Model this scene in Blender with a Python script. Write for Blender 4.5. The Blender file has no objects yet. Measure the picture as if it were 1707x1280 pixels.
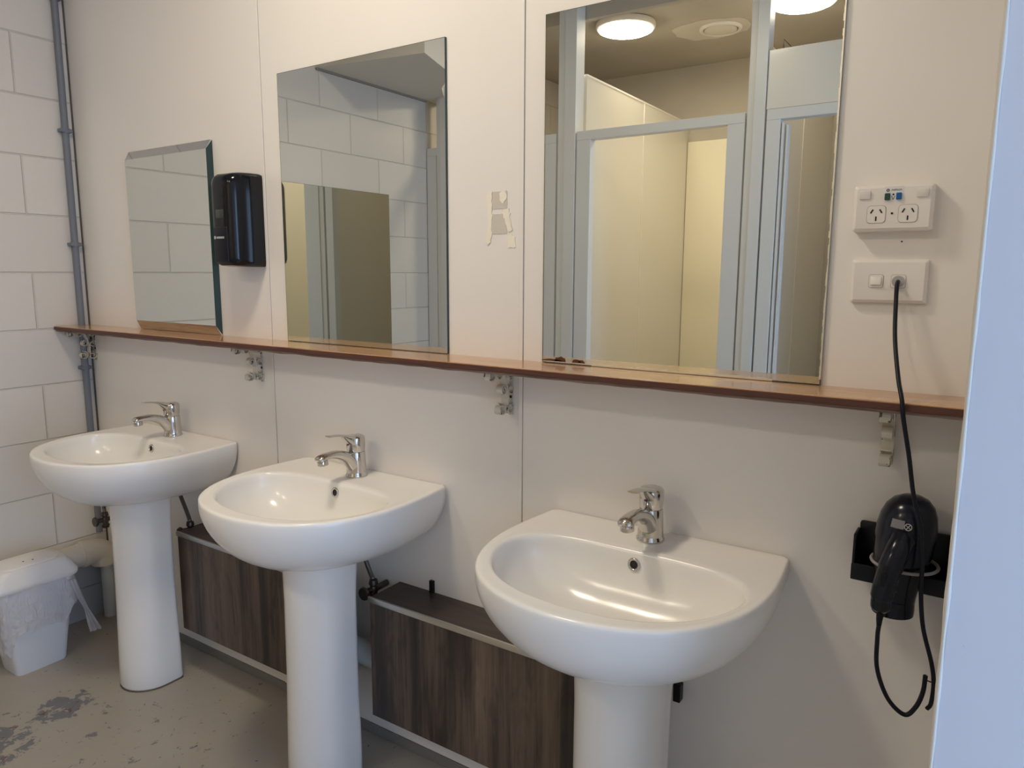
import bpy, bmesh, math, random
from math import sin, cos, pi, radians, sqrt
from mathutils import Vector, Matrix, noise
random.seed(7)
S = bpy.context.scene
C = S.collection
F0 = 1.333                       # floor to eye height; Z(h) turns a height relative to the eye into world z
def Z(h): return h + F0

# ---------------------------------------------------------------- camera
cam_d = bpy.data.cameras.new('camera'); cam = bpy.data.objects.new('camera', cam_d); C.objects.link(cam)
cam_d.sensor_width = 36; cam_d.lens = 1215.4 / 1707 * 36; cam_d.clip_start = .02; cam_d.clip_end = 100
pitch, yaw, roll = 0.152909, 0.585037, 0.0043679
Fw = Vector((-sin(yaw)*cos(pitch), cos(yaw)*cos(pitch), -sin(pitch)))
Rt = Vector((cos(yaw), sin(yaw), 0)); Up = Rt.cross(Fw)
R2 = Rt*cos(roll) + Up*sin(roll); U2 = Up*cos(roll) - Rt*sin(roll)
M = Matrix((R2, U2, -Fw)).transposed().to_4x4(); M.translation = Vector((2.8343, -1.40644, F0))
cam.matrix_world = M
S.camera = cam
# ---------------------------------------------------------------- world (overcast bluish daylight seen through the doorway) and exposure
W = bpy.data.worlds.new('sky'); S.world = W; W.use_nodes = True
wb = W.node_tree.nodes['Background']; wb.inputs[0].default_value = (.44, .63, 1.0, 1); wb.inputs[1].default_value = 5.0
S.view_settings.view_transform = 'Standard'; S.view_settings.look = 'None'
S.view_settings.gamma = 1; S.view_settings.use_curve_mapping = False
S.view_settings.exposure = 0.0
LAMP_COL = (1.0, .87, .68); LAMP_E = 57.0; NEAR_E = 67.0      # ceiling lamps (emissive diffusers are built with the lamps)
try:
    S.cycles.use_denoising = True; S.cycles.max_bounces = 12; S.cycles.diffuse_bounces = 6; S.cycles.glossy_bounces = 8
    S.cycles.caustics_reflective = True; S.cycles.sample_clamp_indirect = 6
except Exception: pass

# ---------------------------------------------------------------- materials
def mat(name, col, rough=.5, metal=0, coat=0, spec=None, trans=0):
    m = bpy.data.materials.new(name); m.use_nodes = True
    b = m.node_tree.nodes['Principled BSDF']
    b.inputs['Base Color'].default_value = (*col, 1); b.inputs['Roughness'].default_value = rough
    b.inputs['Metallic'].default_value = metal; b.inputs['Coat Weight'].default_value = coat
    b.inputs['Coat Roughness'].default_value = .08
    if spec is not None: b.inputs['Specular IOR Level'].default_value = spec
    if trans: b.inputs['Transmission Weight'].default_value = trans
    return m
def nd(m, t, **kw):
    n = m.node_tree.nodes.new(t)
    for k, v in kw.items(): setattr(n, k, v)
    return n
def lk(m, a, b): m.node_tree.links.new(a, b)
def bsdf(m): return m.node_tree.nodes['Principled BSDF']
def pos(m, scale=(1,1,1), loc=(0,0,0), rot=(0,0,0), kind='Position'):
    mp = nd(m, 'ShaderNodeMapping'); mp.inputs['Scale'].default_value = scale
    mp.inputs['Location'].default_value = loc; mp.inputs['Rotation'].default_value = rot
    if kind == 'Position': g = nd(m, 'ShaderNodeNewGeometry'); lk(m, g.outputs['Position'], mp.inputs[0])
    else: g = nd(m, 'ShaderNodeTexCoord'); lk(m, g.outputs['Object'], mp.inputs[0])
    return mp.outputs[0]
def noise_n(m, vec, scale, detail=4, rough=.55, dist=0):
    n = nd(m, 'ShaderNodeTexNoise'); n.inputs['Scale'].default_value = scale; n.inputs['Detail'].default_value = detail
    n.inputs['Roughness'].default_value = rough; n.inputs['Distortion'].default_value = dist; lk(m, vec, n.inputs[0]); return n.outputs[0]
def ramp(m, fac, stops):
    r = nd(m, 'ShaderNodeValToRGB'); e = r.color_ramp.elements
    while len(e) < len(stops): e.new(.5)
    for el, (p, c) in zip(e, stops): el.position = p; el.color = (*c, 1) if len(c) == 3 else c
    lk(m, fac, r.inputs[0]); return r.outputs[0]
def mixc(m, fac, a, b):
    x = nd(m, 'ShaderNodeMix', data_type='RGBA')
    if hasattr(fac, 'node'): lk(m, fac, x.inputs[0])
    else: x.inputs[0].default_value = fac
    for v, s in ((a, x.inputs[6]), (b, x.inputs[7])):
        if hasattr(v, 'node'): lk(m, v, s)
        else: s.default_value = (*v, 1)
    return x.outputs[2]
def mth(m, op, a, b=0, clamp=False):
    x = nd(m, 'ShaderNodeMath', operation=op, use_clamp=clamp)
    for v, s in ((a, x.inputs[0]), (b, x.inputs[1])):
        if hasattr(v, 'node'): lk(m, v, s)
        else: s.default_value = v
    return x.outputs[0]
def bump(m, h, strength=.2, dist=.002):
    b = nd(m, 'ShaderNodeBump'); b.inputs['Strength'].default_value = strength; b.inputs['Distance'].default_value = dist
    lk(m, h, b.inputs['Height']); lk(m, b.outputs[0], bsdf(m).inputs['Normal'])

# acrylic wall panel
PANEL = mat('wall_panel_white', (.78, .74, .69), .28, coat=.35)
v = pos(PANEL); bump(PANEL, noise_n(PANEL, v, 2.2, 2), .25, .004)
lk(PANEL, mixc(PANEL, noise_n(PANEL, v, 3, 3), (.86, .82, .765), (.82, .78, .725)), bsdf(PANEL).inputs['Base Color'])
TRIMW = mat('joint_strip_white', (.82, .78, .72), .35)
# painted concrete block
def block_mat(name, horizontal='y', u0=-.18, sgn=-1):
    m = mat(name, (.7, .66, .6), .55)
    g = nd(m, 'ShaderNodeNewGeometry'); s = nd(m, 'ShaderNodeSeparateXYZ'); lk(m, g.outputs['Position'], s.inputs[0])
    u = mth(m, 'ADD', mth(m, 'MULTIPLY', s.outputs[1 if horizontal == 'y' else 0], sgn), u0)
    w = mth(m, 'SUBTRACT', s.outputs[2], .122)
    c = nd(m, 'ShaderNodeCombineXYZ'); lk(m, u, c.inputs[0]); lk(m, w, c.inputs[1])
    # slight waviness of the joints
    b = nd(m, 'ShaderNodeTexBrick'); b.inputs['Scale'].default_value = 1; b.inputs['Brick Width'].default_value = .4
    b.inputs['Row Height'].default_value = .2; b.inputs['Mortar Size'].default_value = .0035; b.inputs['Mortar Smooth'].default_value = .6
    b.inputs['Color1'].default_value = (.70, .655, .59, 1); b.inputs['Color2'].default_value = (.65, .605, .545, 1); b.inputs['Mortar'].default_value = (.60, .56, .505, 1)
    lk(m, c.outputs[0], b.inputs['Vector'])
    ns = noise_n(m, g.outputs['Position'], 6, 4)
    base = mixc(m, mth(m, 'MULTIPLY', ns, .35), b.outputs['Color'], (.60, .575, .53))
    low = mth(m, 'LESS_THAN', mth(m, 'ADD', s.outputs[2], mth(m, 'MULTIPLY', ns, .02)), .235)   # grey skirt paint at the foot, the pipe's shadow painted into it
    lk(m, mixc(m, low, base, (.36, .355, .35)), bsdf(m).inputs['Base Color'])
    fine = noise_n(m, g.outputs['Position'], 60, 5)
    h = mth(m, 'ADD', mth(m, 'SUBTRACT', 1, b.outputs['Fac']), mth(m, 'MULTIPLY', fine, .12))
    bump(m, h, .7, .006)
    return m
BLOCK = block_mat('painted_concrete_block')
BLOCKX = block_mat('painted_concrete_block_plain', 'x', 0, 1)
# painted concrete floor with worn patches
FLOOR = mat('painted_concrete_floor', (.3, .27, .23), .38)
v = pos(FLOOR)
g = nd(FLOOR, 'ShaderNodeNewGeometry')
def blob(cx, cy, r, sx=1, sy=1):
    s = nd(FLOOR, 'ShaderNodeSeparateXYZ'); lk(FLOOR, g.outputs['Position'], s.inputs[0])
    dx = mth(FLOOR, 'MULTIPLY', mth(FLOOR, 'SUBTRACT', s.outputs[0], cx), sx); dy = mth(FLOOR, 'MULTIPLY', mth(FLOOR, 'SUBTRACT', s.outputs[1], cy), sy)
    d = mth(FLOOR, 'SQRT', mth(FLOOR, 'ADD', mth(FLOOR, 'MULTIPLY', dx, dx), mth(FLOOR, 'MULTIPLY', dy, dy)))
    return mth(FLOOR, 'SUBTRACT', 1, mth(FLOOR, 'DIVIDE', d, r))
n1 = noise_n(FLOOR, v, 23, 8, .68, .5)
m1 = blob(.535, -.445, .11); m2 = blob(.56, -.68, .20); m3 = blob(.95, -.62, .42)
mx = mth(FLOOR, 'MAXIMUM', mth(FLOOR, 'MAXIMUM', mth(FLOOR, 'MULTIPLY', m1, .9), mth(FLOOR, 'MULTIPLY', m2, .8)), mth(FLOOR, 'MULTIPLY', m3, .12))
mask = mth(FLOOR, 'GREATER_THAN', mth(FLOOR, 'ADD', mth(FLOOR, 'MULTIPLY', mth(FLOOR, 'SUBTRACT', n1, .5), 3.2), mx), .42)
mask = mth(FLOOR, 'MULTIPLY', mask, mth(FLOOR, 'GREATER_THAN', mx, .0))
sp = noise_n(FLOOR, pos(FLOOR, (1.6, 1, 1), rot=(0,0,.5)), 38, 5, .6)
spm = mth(FLOOR, 'GREATER_THAN', sp, .675)
red = mth(FLOOR, 'GREATER_THAN', noise_n(FLOOR, v, 24, 3), .63)
base = mixc(FLOOR, noise_n(FLOOR, v, 3.5, 5), (.42, .375, .31), (.34, .305, .255))
patch = mixc(FLOOR, red, (.17, .17, .175), (.16, .06, .06))
c = mixc(FLOOR, spm, base, (.12, .10, .09)); c = mixc(FLOOR, mask, c, patch)
lk(FLOOR, c, bsdf(FLOOR).inputs['Base Color']); bump(FLOOR, noise_n(FLOOR, v, 14, 6), .25, .004)

CEIL = mat('ceiling_paint', (.52, .47, .40), .8)
v = pos(CEIL); lk(CEIL, mixc(CEIL, noise_n(CEIL, v, 2.5, 5, .6, .5), (.56, .51, .44), (.44, .40, .34)), bsdf(CEIL).inputs['Base Color'])
PLASTER = mat('patched_plaster', (.68, .64, .57), .7)
NIB = mat('painted_nib_wall', (.68, .70, .74), .5)
v = pos(NIB)
sm = mth(NIB, 'GREATER_THAN', noise_n(NIB, pos(NIB, (1, 1, .6)), 26, 6, .7, .8), .70)
lk(NIB, mixc(NIB, mth(NIB, 'MULTIPLY', sm, .35), (.62, .64, .69), (.38, .39, .43)), bsdf(NIB).inputs['Base Color'])
bump(NIB, noise_n(NIB, v, 60, 4), .15, .001)
CHIP = mat('chipped_cream_edge', (.60, .55, .46), .6)
CUB = mat('cubicle_panel', (.76, .73, .66), .32, coat=.2)
CUBF = mat('cubicle_frame_paint', (.70, .71, .71), .35)
CERAM = mat('vitreous_china', (.86, .84, .80), .21, coat=.05)
CHROME = mat('chrome', (.62, .60, .57), .11, 1)
BLACKHOLE = mat('dark_hole', (.01, .01, .01), .6)
REDDOT = mat('temperature_dot_red', (.12, .01, .05), .3)
MIRROR = mat('mirror_silver', (.76, .775, .725), .0, 1)
MEDGE = mat('mirror_glass_edge', (.02, .045, .045), .12)
MIRROR_B = mat('mirror_bevel', (.62, .62, .60), .03, 1)
RUST = mat('mirror_corrosion', (.10, .035, .015), .8)
GLINT = mat('mirror_edge_glint', (.8, .75, .62), .35, .6)  # pale colour painted on as the glint of the mirror's bevelled edge
BLACK = mat('gloss_black_plastic', (.006, .007, .010), .13, spec=.35)
BLACK2 = mat('satin_black_plastic', (.008, .009, .014), .35, spec=.25)
NAVY = mat('dryer_black_plastic', (.006, .008, .016), .2, spec=.35)
LOGO = mat('pale_grey_print', (.45, .45, .44), .5)
OUTLET = mat('outlet_white_plastic', (.80, .76, .71), .35)
OUTLET2 = mat('outlet_shadow_gap', (.42, .38, .35), .6)
GREEN = mat('green_button', (.015, .06, .04), .35)
BLUE = mat('blue_button', (.0, .10, .35), .35)
INK = mat('dark_ink', (.05, .035, .03), .6)
CABLE = mat('cable_black', (.007, .009, .016), .4, spec=.25)
GREYR = mat('grey_ring', (.30, .28, .29), .4)
ALU = mat('aluminium_trim', (.62, .60, .56), .3, 1)
PVC = mat('pvc_pipe_cream', (.66, .60, .50), .45)
PVCW = mat('pvc_pipe_white', (.55, .58, .58), .45)
CONDUIT = mat('grey_conduit', (.155, .17, .20), .45)
IRON = mat('painted_iron_bracket', (.42, .39, .31), .55)
v = pos(IRON, kind='Object'); lk(IRON, mixc(IRON, mth(IRON, 'GREATER_THAN', noise_n(IRON, v, 70, 4), .60), (.62, .58, .48), (.14, .10, .06)), bsdf(IRON).inputs['Base Color'])
BINP = mat('bin_white_plastic', (.72, .73, .74), .32)
BINL = mat('bin_lid_white', (.80, .77, .73), .3)
VALVE = mat('tarnished_valve', (.10, .09, .08), .35, .8)
HOSE = mat('braided_hose', (.20, .20, .20), .4, .9)
GLUEG = mat('dried_glue_grey', (.62, .57, .49), .7)
GLUEC = mat('torn_paint_cream', (.88, .82, .68), .7)
BAG = bpy.data.materials.new('thin_bin_liner_film'); BAG.use_nodes = True
nt = BAG.node_tree; bb = nt.nodes['Principled BSDF']; bb.inputs['Base Color'].default_value = (.88, .86, .88, 1); bb.inputs['Roughness'].default_value = .22
tr = nt.nodes.new('ShaderNodeBsdfTransparent'); mxs = nt.nodes.new('ShaderNodeMixShader'); mxs.inputs[0].default_value = .62
tl = nt.nodes.new('ShaderNodeBsdfTranslucent'); tl.inputs[0].default_value = (.85, .84, .86, 1); mx2 = nt.nodes.new('ShaderNodeMixShader'); mx2.inputs[0].default_value = .35
nt.links.new(bb.outputs[0], mx2.inputs[1]); nt.links.new(tl.outputs[0], mx2.inputs[2])
nt.links.new(tr.outputs[0], mxs.inputs[1]); nt.links.new(mx2.outputs[0], mxs.inputs[2]); nt.links.new(mxs.outputs[0], nt.nodes['Material Output'].inputs[0])
bn = noise_n(BAG, pos(BAG, (3, 3, 1)), 22, 3, .6, 1.2); bump(BAG, bn, .9, .012)

def wood(name, cols, axis, rough=.3, coat=0, sc=1.0):
    m = mat(name, cols[0], rough, coat=coat)
    sca = {'x': (1.2, 14, 14), 'z': (12, 12, .9)}[axis]
    v = pos(m, tuple(s*sc for s in sca))
    a = noise_n(m, v, 1.6, 8, .62, 1.1); b = noise_n(m, pos(m, tuple(s*sc*5 for s in sca)), 2.4, 5, .6, .3)
    f = mth(m, 'ADD', mth(m, 'MULTIPLY', a, .7), mth(m, 'MULTIPLY', b, .3))
    st = [(.30 + .4*i/(len(cols)-1), c) for i, c in enumerate(cols)]
    lk(m, ramp(m, f, st), bsdf(m).inputs['Base Color']); bump(m, b, .15, .001)
    return m
SHELF = wood('varnished_shelf_wood', [(.25, .10, .04), (.43, .21, .09), (.58, .33, .15), (.47, .24, .11)], 'x', .22, coat=.5)
SHELFE = wood('dark_shelf_edge', [(.035, .010, .007), (.10, .035, .02), (.055, .02, .012)], 'x', .5)
SHELFM = wood('rough_shelf_moulding', [(.05, .02, .015), (.20, .12, .09), (.34, .25, .20)], 'x', .6, sc=2)
LAMV = mat('dark_oak_laminate_upright', (.05, .04, .03), .42)
v1 = pos(LAMV, (11, 11, .8)); v2 = pos(LAMV, (60, 60, 2.2)); v3 = pos(LAMV, (16, 16, 3.5))
fa = noise_n(LAMV, v1, 1.3, 3, .5, .4); fb = noise_n(LAMV, v2, 1.8, 6, .65, .4); fc = noise_n(LAMV, v3, 1.0, 2, .5, 2.2)
ff = mth(LAMV, 'ADD', mth(LAMV, 'ADD', mth(LAMV, 'MULTIPLY', fa, .55), mth(LAMV, 'MULTIPLY', fb, .27)), mth(LAMV, 'MULTIPLY', mth(LAMV, 'SINE', mth(LAMV, 'MULTIPLY', fc, 15)), .022))
lk(LAMV, ramp(LAMV, ff, [(.30, (.014, .011, .011)), (.38, (.040, .028, .023)), (.43, (.075, .053, .040)), (.49, (.11, .077, .056)), (.58, (.17, .12, .088))]), bsdf(LAMV).inputs['Base Color'])
bump(LAMV, fb, .12, .001)
LAMH = wood('dark_oak_laminate_flat', [(.018, .012, .010), (.045, .030, .024), (.08, .052, .040)], 'x', .38)

# ---------------------------------------------------------------- mesh helpers
def obj(name, bm, m, parent=None, smooth=False, autos=None):
    me = bpy.data.meshes.new(name)
    bmesh.ops.recalc_face_normals(bm, faces=bm.faces[:])
    bm.to_mesh(me); bm.free()
    for x in (m if isinstance(m, (list, tuple)) else [m]): me.materials.append(x)
    if smooth:
        for p in me.polygons: p.use_smooth = True
        if autos is not None:
            me.set_sharp_from_angle(angle=radians(autos))
    o = bpy.data.objects.new(name, me); C.objects.link(o)
    if parent: o.parent = parent
    return o
def thing(name, label, cat, loc=(0,0,0), group=None):
    o = bpy.data.objects.new(name, None); C.objects.link(o); o.location = loc; o.empty_display_size = .05
    o['label'] = label; o['category'] = cat
    if group: o['group'] = group
    return o
def tag(o, label, cat, group=None):
    o['label'] = label; o['category'] = cat
    if group: o['group'] = group
    return o
def struct(name, bm, m, label=None, **k):
    o = obj(name, bm, m, **k); o['kind'] = 'structure'
    if label: o['label'] = label; o['category'] = name.split('_')[0]
    return o
def box(bm, x0, x1, y0, y1, z0, z1, bev=0, seg=2, mi=0):
    vs = [bm.verts.new(p) for p in ((x0,y0,z0),(x1,y0,z0),(x1,y1,z0),(x0,y1,z0),(x0,y0,z1),(x1,y0,z1),(x1,y1,z1),(x0,y1,z1))]
    fs = [bm.faces.new([vs[i] for i in q]) for q in ((0,3,2,1),(4,5,6,7),(0,1,5,4),(1,2,6,5),(2,3,7,6),(3,0,4,7))]
    for f in fs: f.material_index = mi
    if bev:
        es = list({e for f in fs for e in f.edges})
        bmesh.ops.bevel(bm, geom=es, offset=bev, segments=seg, affect='EDGES', profile=.5)
    return bm
def bx(*a, **k): return box(bmesh.new(), *a, **k)
def loft(bm, rings, cap0=True, cap1=True, close=True, mi=0):
    R = [[bm.verts.new(p) for p in r] for r in rings]; n = len(R[0])
    for a, b in zip(R[:-1], R[1:]):
        for i in range(n if close else n-1):
            j = (i+1) % n
            try:
                f = bm.faces.new((a[i], a[j], b[j], b[i])); f.material_index = mi
            except ValueError: pass
    if cap0: f = bm.faces.new(R[0][::-1]); f.material_index = mi
    if cap1: f = bm.faces.new(R[-1]); f.material_index = mi
    return R
def circle(c, r, n=24, ax='z', ry=None):
    ry = r if ry is None else ry; o = []
    for i in range(n):
        a = 2*pi*i/n; u, w = r*cos(a), ry*sin(a)
        o.append({'z': (c[0]+u, c[1]+w, c[2]), 'y': (c[0]+u, c[1], c[2]+w), 'x': (c[0], c[1]+u, c[2]+w)}[ax])
    return o
def catmull(P, k=8):
    P = [Vector(p) for p in P]; out = []
    Q = [P[0]*2-P[1]] + P + [P[-1]*2-P[-2]]
    for i in range(1, len(Q)-2):
        for j in range(k):
            t = j/k; a, b, c, d = Q[i-1:i+3]
            out.append(.5*((2*b)+(c-a)*t+(2*a-5*b+4*c-d)*t*t+(3*b-a-3*c+d)*t**3))
    out.append(P[-1]); return out
def tube(bm, P, r, n=12, flat=1.0, up=(0,0,1), cap=True):
    """r may be a number or a list; flat squashes the section"""
    rings = []; P = [Vector(p) for p in P]; prev = None
    for i, p in enumerate(P):
        t = (P[min(i+1, len(P)-1)] - P[max(i-1, 0)]).normalized()
        if prev is None:
            u = Vector(up); u = (u - t*u.dot(t));
            if u.length < 1e-4: u = Vector((1,0,0)); u = u - t*u.dot(t)
            u.normalize()
        else: u = (prev - t*prev.dot(t)).normalized()
        prev = u; w = t.cross(u); rr = r[i] if isinstance(r, (list, tuple)) else r
        rx, ry = rr if isinstance(rr, (list, tuple)) else (rr, rr*flat)
        rings.append([p + u*(ry*cos(2*pi*k/n)) + w*(rx*sin(2*pi*k/n)) for k in range(n)])
    loft(bm, rings, cap, cap); return bm
def lathe(bm, prof, c=(0,0,0), n=32, ax='z', cap=True):
    rings = []
    for r, h in prof:
        q = {'z': (c[0], c[1], c[2]+h), 'y': (c[0], c[1]+h, c[2]), 'x': (c[0]+h, c[1], c[2])}[ax]
        rings.append(circle(q, max(r, 1e-5), n, ax))
    loft(bm, rings, cap, cap); return bm
def torus(bm, c, R, r, ax='z', n=32, k=10):
    rings = []
    for i in range(n):
        a = 2*pi*i/n; ring = []
        for j in range(k):
            b = 2*pi*j/k; u = (R+r*cos(b))*cos(a); w = (R+r*cos(b))*sin(a); h = r*sin(b)
            ring.append({'z': (c[0]+u, c[1]+w, c[2]+h), 'y': (c[0]+u, c[1]+h, c[2]+w), 'x': (c[0]+h, c[1]+u, c[2]+w)}[ax])
        rings.append(ring)
    rings.append(rings[0]); R_ = loft(bm, rings, False, False); bmesh.ops.remove_doubles(bm, verts=bm.verts[:], dist=1e-6); return bm
def prism(bm, pts, z0, z1, ax='z', mi=0):
    """pts polygon extruded between z0 and z1 along ax"""
    f = {'z': lambda p, h: (p[0], p[1], h), 'y': lambda p, h: (p[0], h, p[1]), 'x': lambda p, h: (h, p[0], p[1])}[ax]
    loft(bm, [[f(p, z0) for p in pts], [f(p, z1) for p in pts]], mi=mi); return bm
def rrect(cx, cz, w, h, r, k=5):
    o = []
    for sx, sz, a0 in ((1,1,0), (-1,1,90), (-1,-1,180), (1,-1,270)):
        for i in range(k+1):
            a = radians(a0 + 90*i/k); o.append((cx + sx*(w/2-r) + r*cos(a), cz + sz*(h/2-r) + r*sin(a)))
    return o
def dup(o, parent=None, loc=None):
    c = o.copy(); C.objects.link(c); c.parent = parent
    if loc is not None: c.location = loc
    for ch in list(o.children): dup(ch, c)
    return c

CEILZ = Z(1.36); XR = 2.817; XE = 4.2; YB = -3.55; YC = -1.975
# ---------------------------------------------------------------- setting
struct('floor', bx(-.1, XE+.1, YB-.1, .1, -.1, 0), FLOOR)
bm = bmesh.new(); box(bm, -.1, XE+.1, YB-.1, .1, CEILZ, CEILZ+.1); struct('ceiling', bm, CEIL)
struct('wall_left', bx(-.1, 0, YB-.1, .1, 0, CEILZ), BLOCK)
struct('wall_rear', bx(-.1, XE+.1, YB-.1, YB, 0, CEILZ), CEIL)
# washbasin wall: painted masonry behind, three glossy panels in front of it
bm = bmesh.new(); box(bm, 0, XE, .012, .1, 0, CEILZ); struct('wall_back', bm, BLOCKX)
SEAM1, SEAM2 = 1.045, 1.928
for i, (a, b) in enumerate(((.006, SEAM1-.001), (SEAM1+.001, SEAM2-.001), (SEAM2+.001, XR))):
    o = struct('wall_panel', bx(a, b, 0, .011, Z(-1.303), CEILZ), PANEL)
    o['label'] = ['glossy cream wall panel nearest the block corner', 'glossy cream wall panel behind the middle mirror', 'glossy cream wall panel behind the largest mirror and outlets'][i]
for i, s in enumerate((SEAM1, SEAM2)):
    struct('trim_%d' % (i+1), bx(s-.006, s+.005, -.003, .0, Z(-1.303), CEILZ, bev=.001), TRIMW)
    struct('trim_%d' % (i+11), bx(s+.0052, s+.0064, -.0006, .0, Z(-1.303), CEILZ), OUTLET2)
bm = bmesh.new(); box(bm, .0005, .0055, -.004, .011, Z(-1.303), CEILZ); struct('trim_3', bm, mat('dark_panel_end', (.10, .08, .065), .6))
# kerb below the panels
struct('baseboard_back', bx(0, XR, -.005, .0118, 0, .029, bev=.003), mat('grey_painted_kerb', (.20, .19, .17), .6))
# nib wall at the right with its chipped edge
struct('wall_nib', bx(XR, XR+.125, -.62, .011, 0, CEILZ, bev=.004, seg=3), NIB)
bm = bmesh.new()
P = []
for i in range(140):
    z = Z(-1.33) + i*(CEILZ-.004)/139
    P.append((XR+.0015, -.6205, z))
tube(bm, P, [.0022 + .0012*noise.noise(Vector((0, 0, p[2]*22))) for p in P], 8)
struct('trim_4', bm, CHIP, smooth=True)
# right-hand wall with an open doorway to daylight
bm = bmesh.new()
box(bm, XE, XE+.1, YB-.1, -1.95, 0, CEILZ); box(bm, XE, XE+.1, -.45, .1, 0, CEILZ); box(bm, XE, XE+.1, -1.95, -.45, 2.25, CEILZ)
struct('wall_right', bm, CUB)
bm = bmesh.new(); box(bm, XE-.01, XE+.11, -1.95, -1.9, 0, 2.25); box(bm, XE-.01, XE+.11, -.5, -.45, 0, 2.25); box(bm, XE-.01, XE+.11, -1.9, -.5, 2.2, 2.25)
struct('wall_daylight_block', bx(2.865, XE, YB, YC-.02, 0, CEILZ), CUB)  # unseen solid block, added to keep doorway daylight out of the right cubicle
struct('door_1', bm, CUBF)
# ceiling bulkhead at the left wall and the cross beam over the cubicle fronts
pts = [(0, -1.16), (.60, -1.26), (.48, -1.60), (.26, -1.80), (.06, -2.08), (0, -2.10)]
struct('trim_5', prism(bmesh.new(), pts, Z(.965), CEILZ), PLASTER)
struct('trim_6', bx(.0, .012, -1.975, -1.16, Z(.955), Z(.965)), mat('cornice_strip', (.30, .27, .23), .7))
struct('trim_7', bx(0, XE, -2.10, -2.064, Z(1.255), CEILZ), CEIL)
# ---------------------------------------------------------------- ceiling lamps, vent
def oyster(loc, label, key='lamp_diffuser_glow', E=None):
    t = thing('ceiling_lamp', label, 'ceiling lamp', loc, 'round ceiling lamps')
    obj('lamp_base', lathe(bmesh.new(), [(.150, 0), (.163, -.004), (.166, -.02), (.160, -.032), (.152, -.034)], n=48), OUTLET, t, True, 40)
    em = bpy.data.materials.get(key)
    if not em:
        em = bpy.data.materials.new(key); em.use_nodes = True; b = em.node_tree.nodes['Principled BSDF']
        b.inputs['Base Color'].default_value = (.8, .78, .7, 1); b.inputs['Emission Color'].default_value = (*LAMP_COL, 1); b.inputs['Emission Strength'].default_value = E or LAMP_E
    obj('diffuser', lathe(bmesh.new(), [(.150, -.030), (.148, -.040), (.135, -.046), (.08, -.050), (.01, -.051)], n=48), em, t, True)
    return t
oyster((.985, -2.52, CEILZ), 'glowing round white ceiling lamp at left in the largest mirror')
oyster((1.90, -2.62, CEILZ), 'glowing round white ceiling lamp at top right in the largest mirror')
oyster((1.58, -.76, CEILZ), 'round ceiling lamp above the basins, out of sight of the mirrors', 'near_lamp_diffuser_glow', NEAR_E)
t = thing('ceiling_vent', 'round white ceiling vent on patched plaster seen in the largest mirror', 'vent', (1.40, -2.88, CEILZ))
obj('vent_ring', torus(bmesh.new(), (0,0,-.006), .105, .012), OUTLET, t, True)
obj('vent_disc', lathe(bmesh.new(), [(.088, -.002), (.09, -.014), (.07, -.018), (.01, -.019)], n=40), OUTLET, t, True, 40)
bm = bmesh.new(); pp = [(.22*cos(a)*(1+.25*noise.noise(Vector((cos(a)*1.5, sin(a)*1.5, 3))))-.05, .17*sin(a)*(1+.3*noise.noise(Vector((cos(a)*2, sin(a)*2, 9))))) for a in [2*pi*i/50 for i in range(50)]]
prism(bm, pp, -.002, 0); obj('plaster_patch', bm, PLASTER, t)
# ---------------------------------------------------------------- shower cubicles behind the viewer (seen in the mirrors)
YC = -1.975
HT = Z(.70); HBt = Z(.655)
def frame(x0, x1, jw0, jw1, label, d=.05, y=YC):
    t = thing('cubicle_door_frame', label, 'door frame', ((x0+x1)/2, y, 0), 'cubicle door frames')
    w = (x1-x0)/2
    obj('jamb', bx(-w, -w+jw0, -d, 0, 0, HT-.045, bev=.002), CUBF, t); obj('jamb', bx(w-jw1, w, -d, 0, 0, HT-.045, bev=.002), CUBF, t)
    obj('header', bx(-w, w, -d, .0, HT-.045, HT, bev=.002), CUBF, t)
    return t
frame(.004, .868, .070, .065, 'pale cubicle door frame against the block wall seen in the middle mirror')
frame(.988, 1.832, .078, .078, 'pale door frame with open shower behind, centre of the largest mirror')
t = frame(1.925, 2.86, .06, .06, 'pale door frame below a flat panel at right of the largest mirror')
obj('inner_lip', bx(-.402, -.392, -.045, -.004, 0, HT-.06), CUBF, t); obj('inner_lip', bx(-.384, -.376, -.05, -.012, 0, HT-.07), CUBF, t)
def post(x0, x1, top, label, d=.09):
    top = min(top, CEILZ) if top < Z(1.1) else CEILZ
    t = thing('partition_post', label, 'post', ((x0+x1)/2, YC+.004, 0), 'partition posts'); w = (x1-x0)/2
    obj('post_shaft', bx(-w, w, -d, 0, 0, top, bev=.003), CUBF, t)
    obj('cover_strip', bx(-w*.2, w+.004, 0, .006, 0, top, bev=.001), CUBF, t)
post(.880, .980, Z(1.21), 'tall pale post left of the open shower in the largest mirror')
post(1.840, 1.915, Z(1.21), 'tall pale post between open shower and right door frame')
post(.080, .15, Z(1.02), 'narrow pale post above the door frame by the block wall')
def partition(x, top, label):
    t = thing('cubicle_partition', label, 'partition', (x, YC-.1, 0), 'cubicle partitions')
    obj('panel', bx(-.012, .012, YB-YC+.1, .0, .0, top), CUB, t)
    obj('capping', bx(-.014, .014, YB-YC+.1, .0, top, top+.012, bev=.002), TRIMW, t)
    obj('joint_strip', bx(.012, .0145, -.735, -.725, 0, top), TRIMW, t)
partition(.975, Z(.985), 'cream side panel of the open shower, left in the largest mirror')
partition(1.885, Z(.985), 'cream side panel behind the tall post at right of the shower')
o = obj('cubicle_lining', bx(.99, 1.87, YB+.004, YB+.02, 0, Z(.87), bev=.003), mat('cream_lining', (.82, .76, .60), .35)); tag(o, 'yellow lit lining panel at the back of the open shower', 'wall lining')
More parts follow.
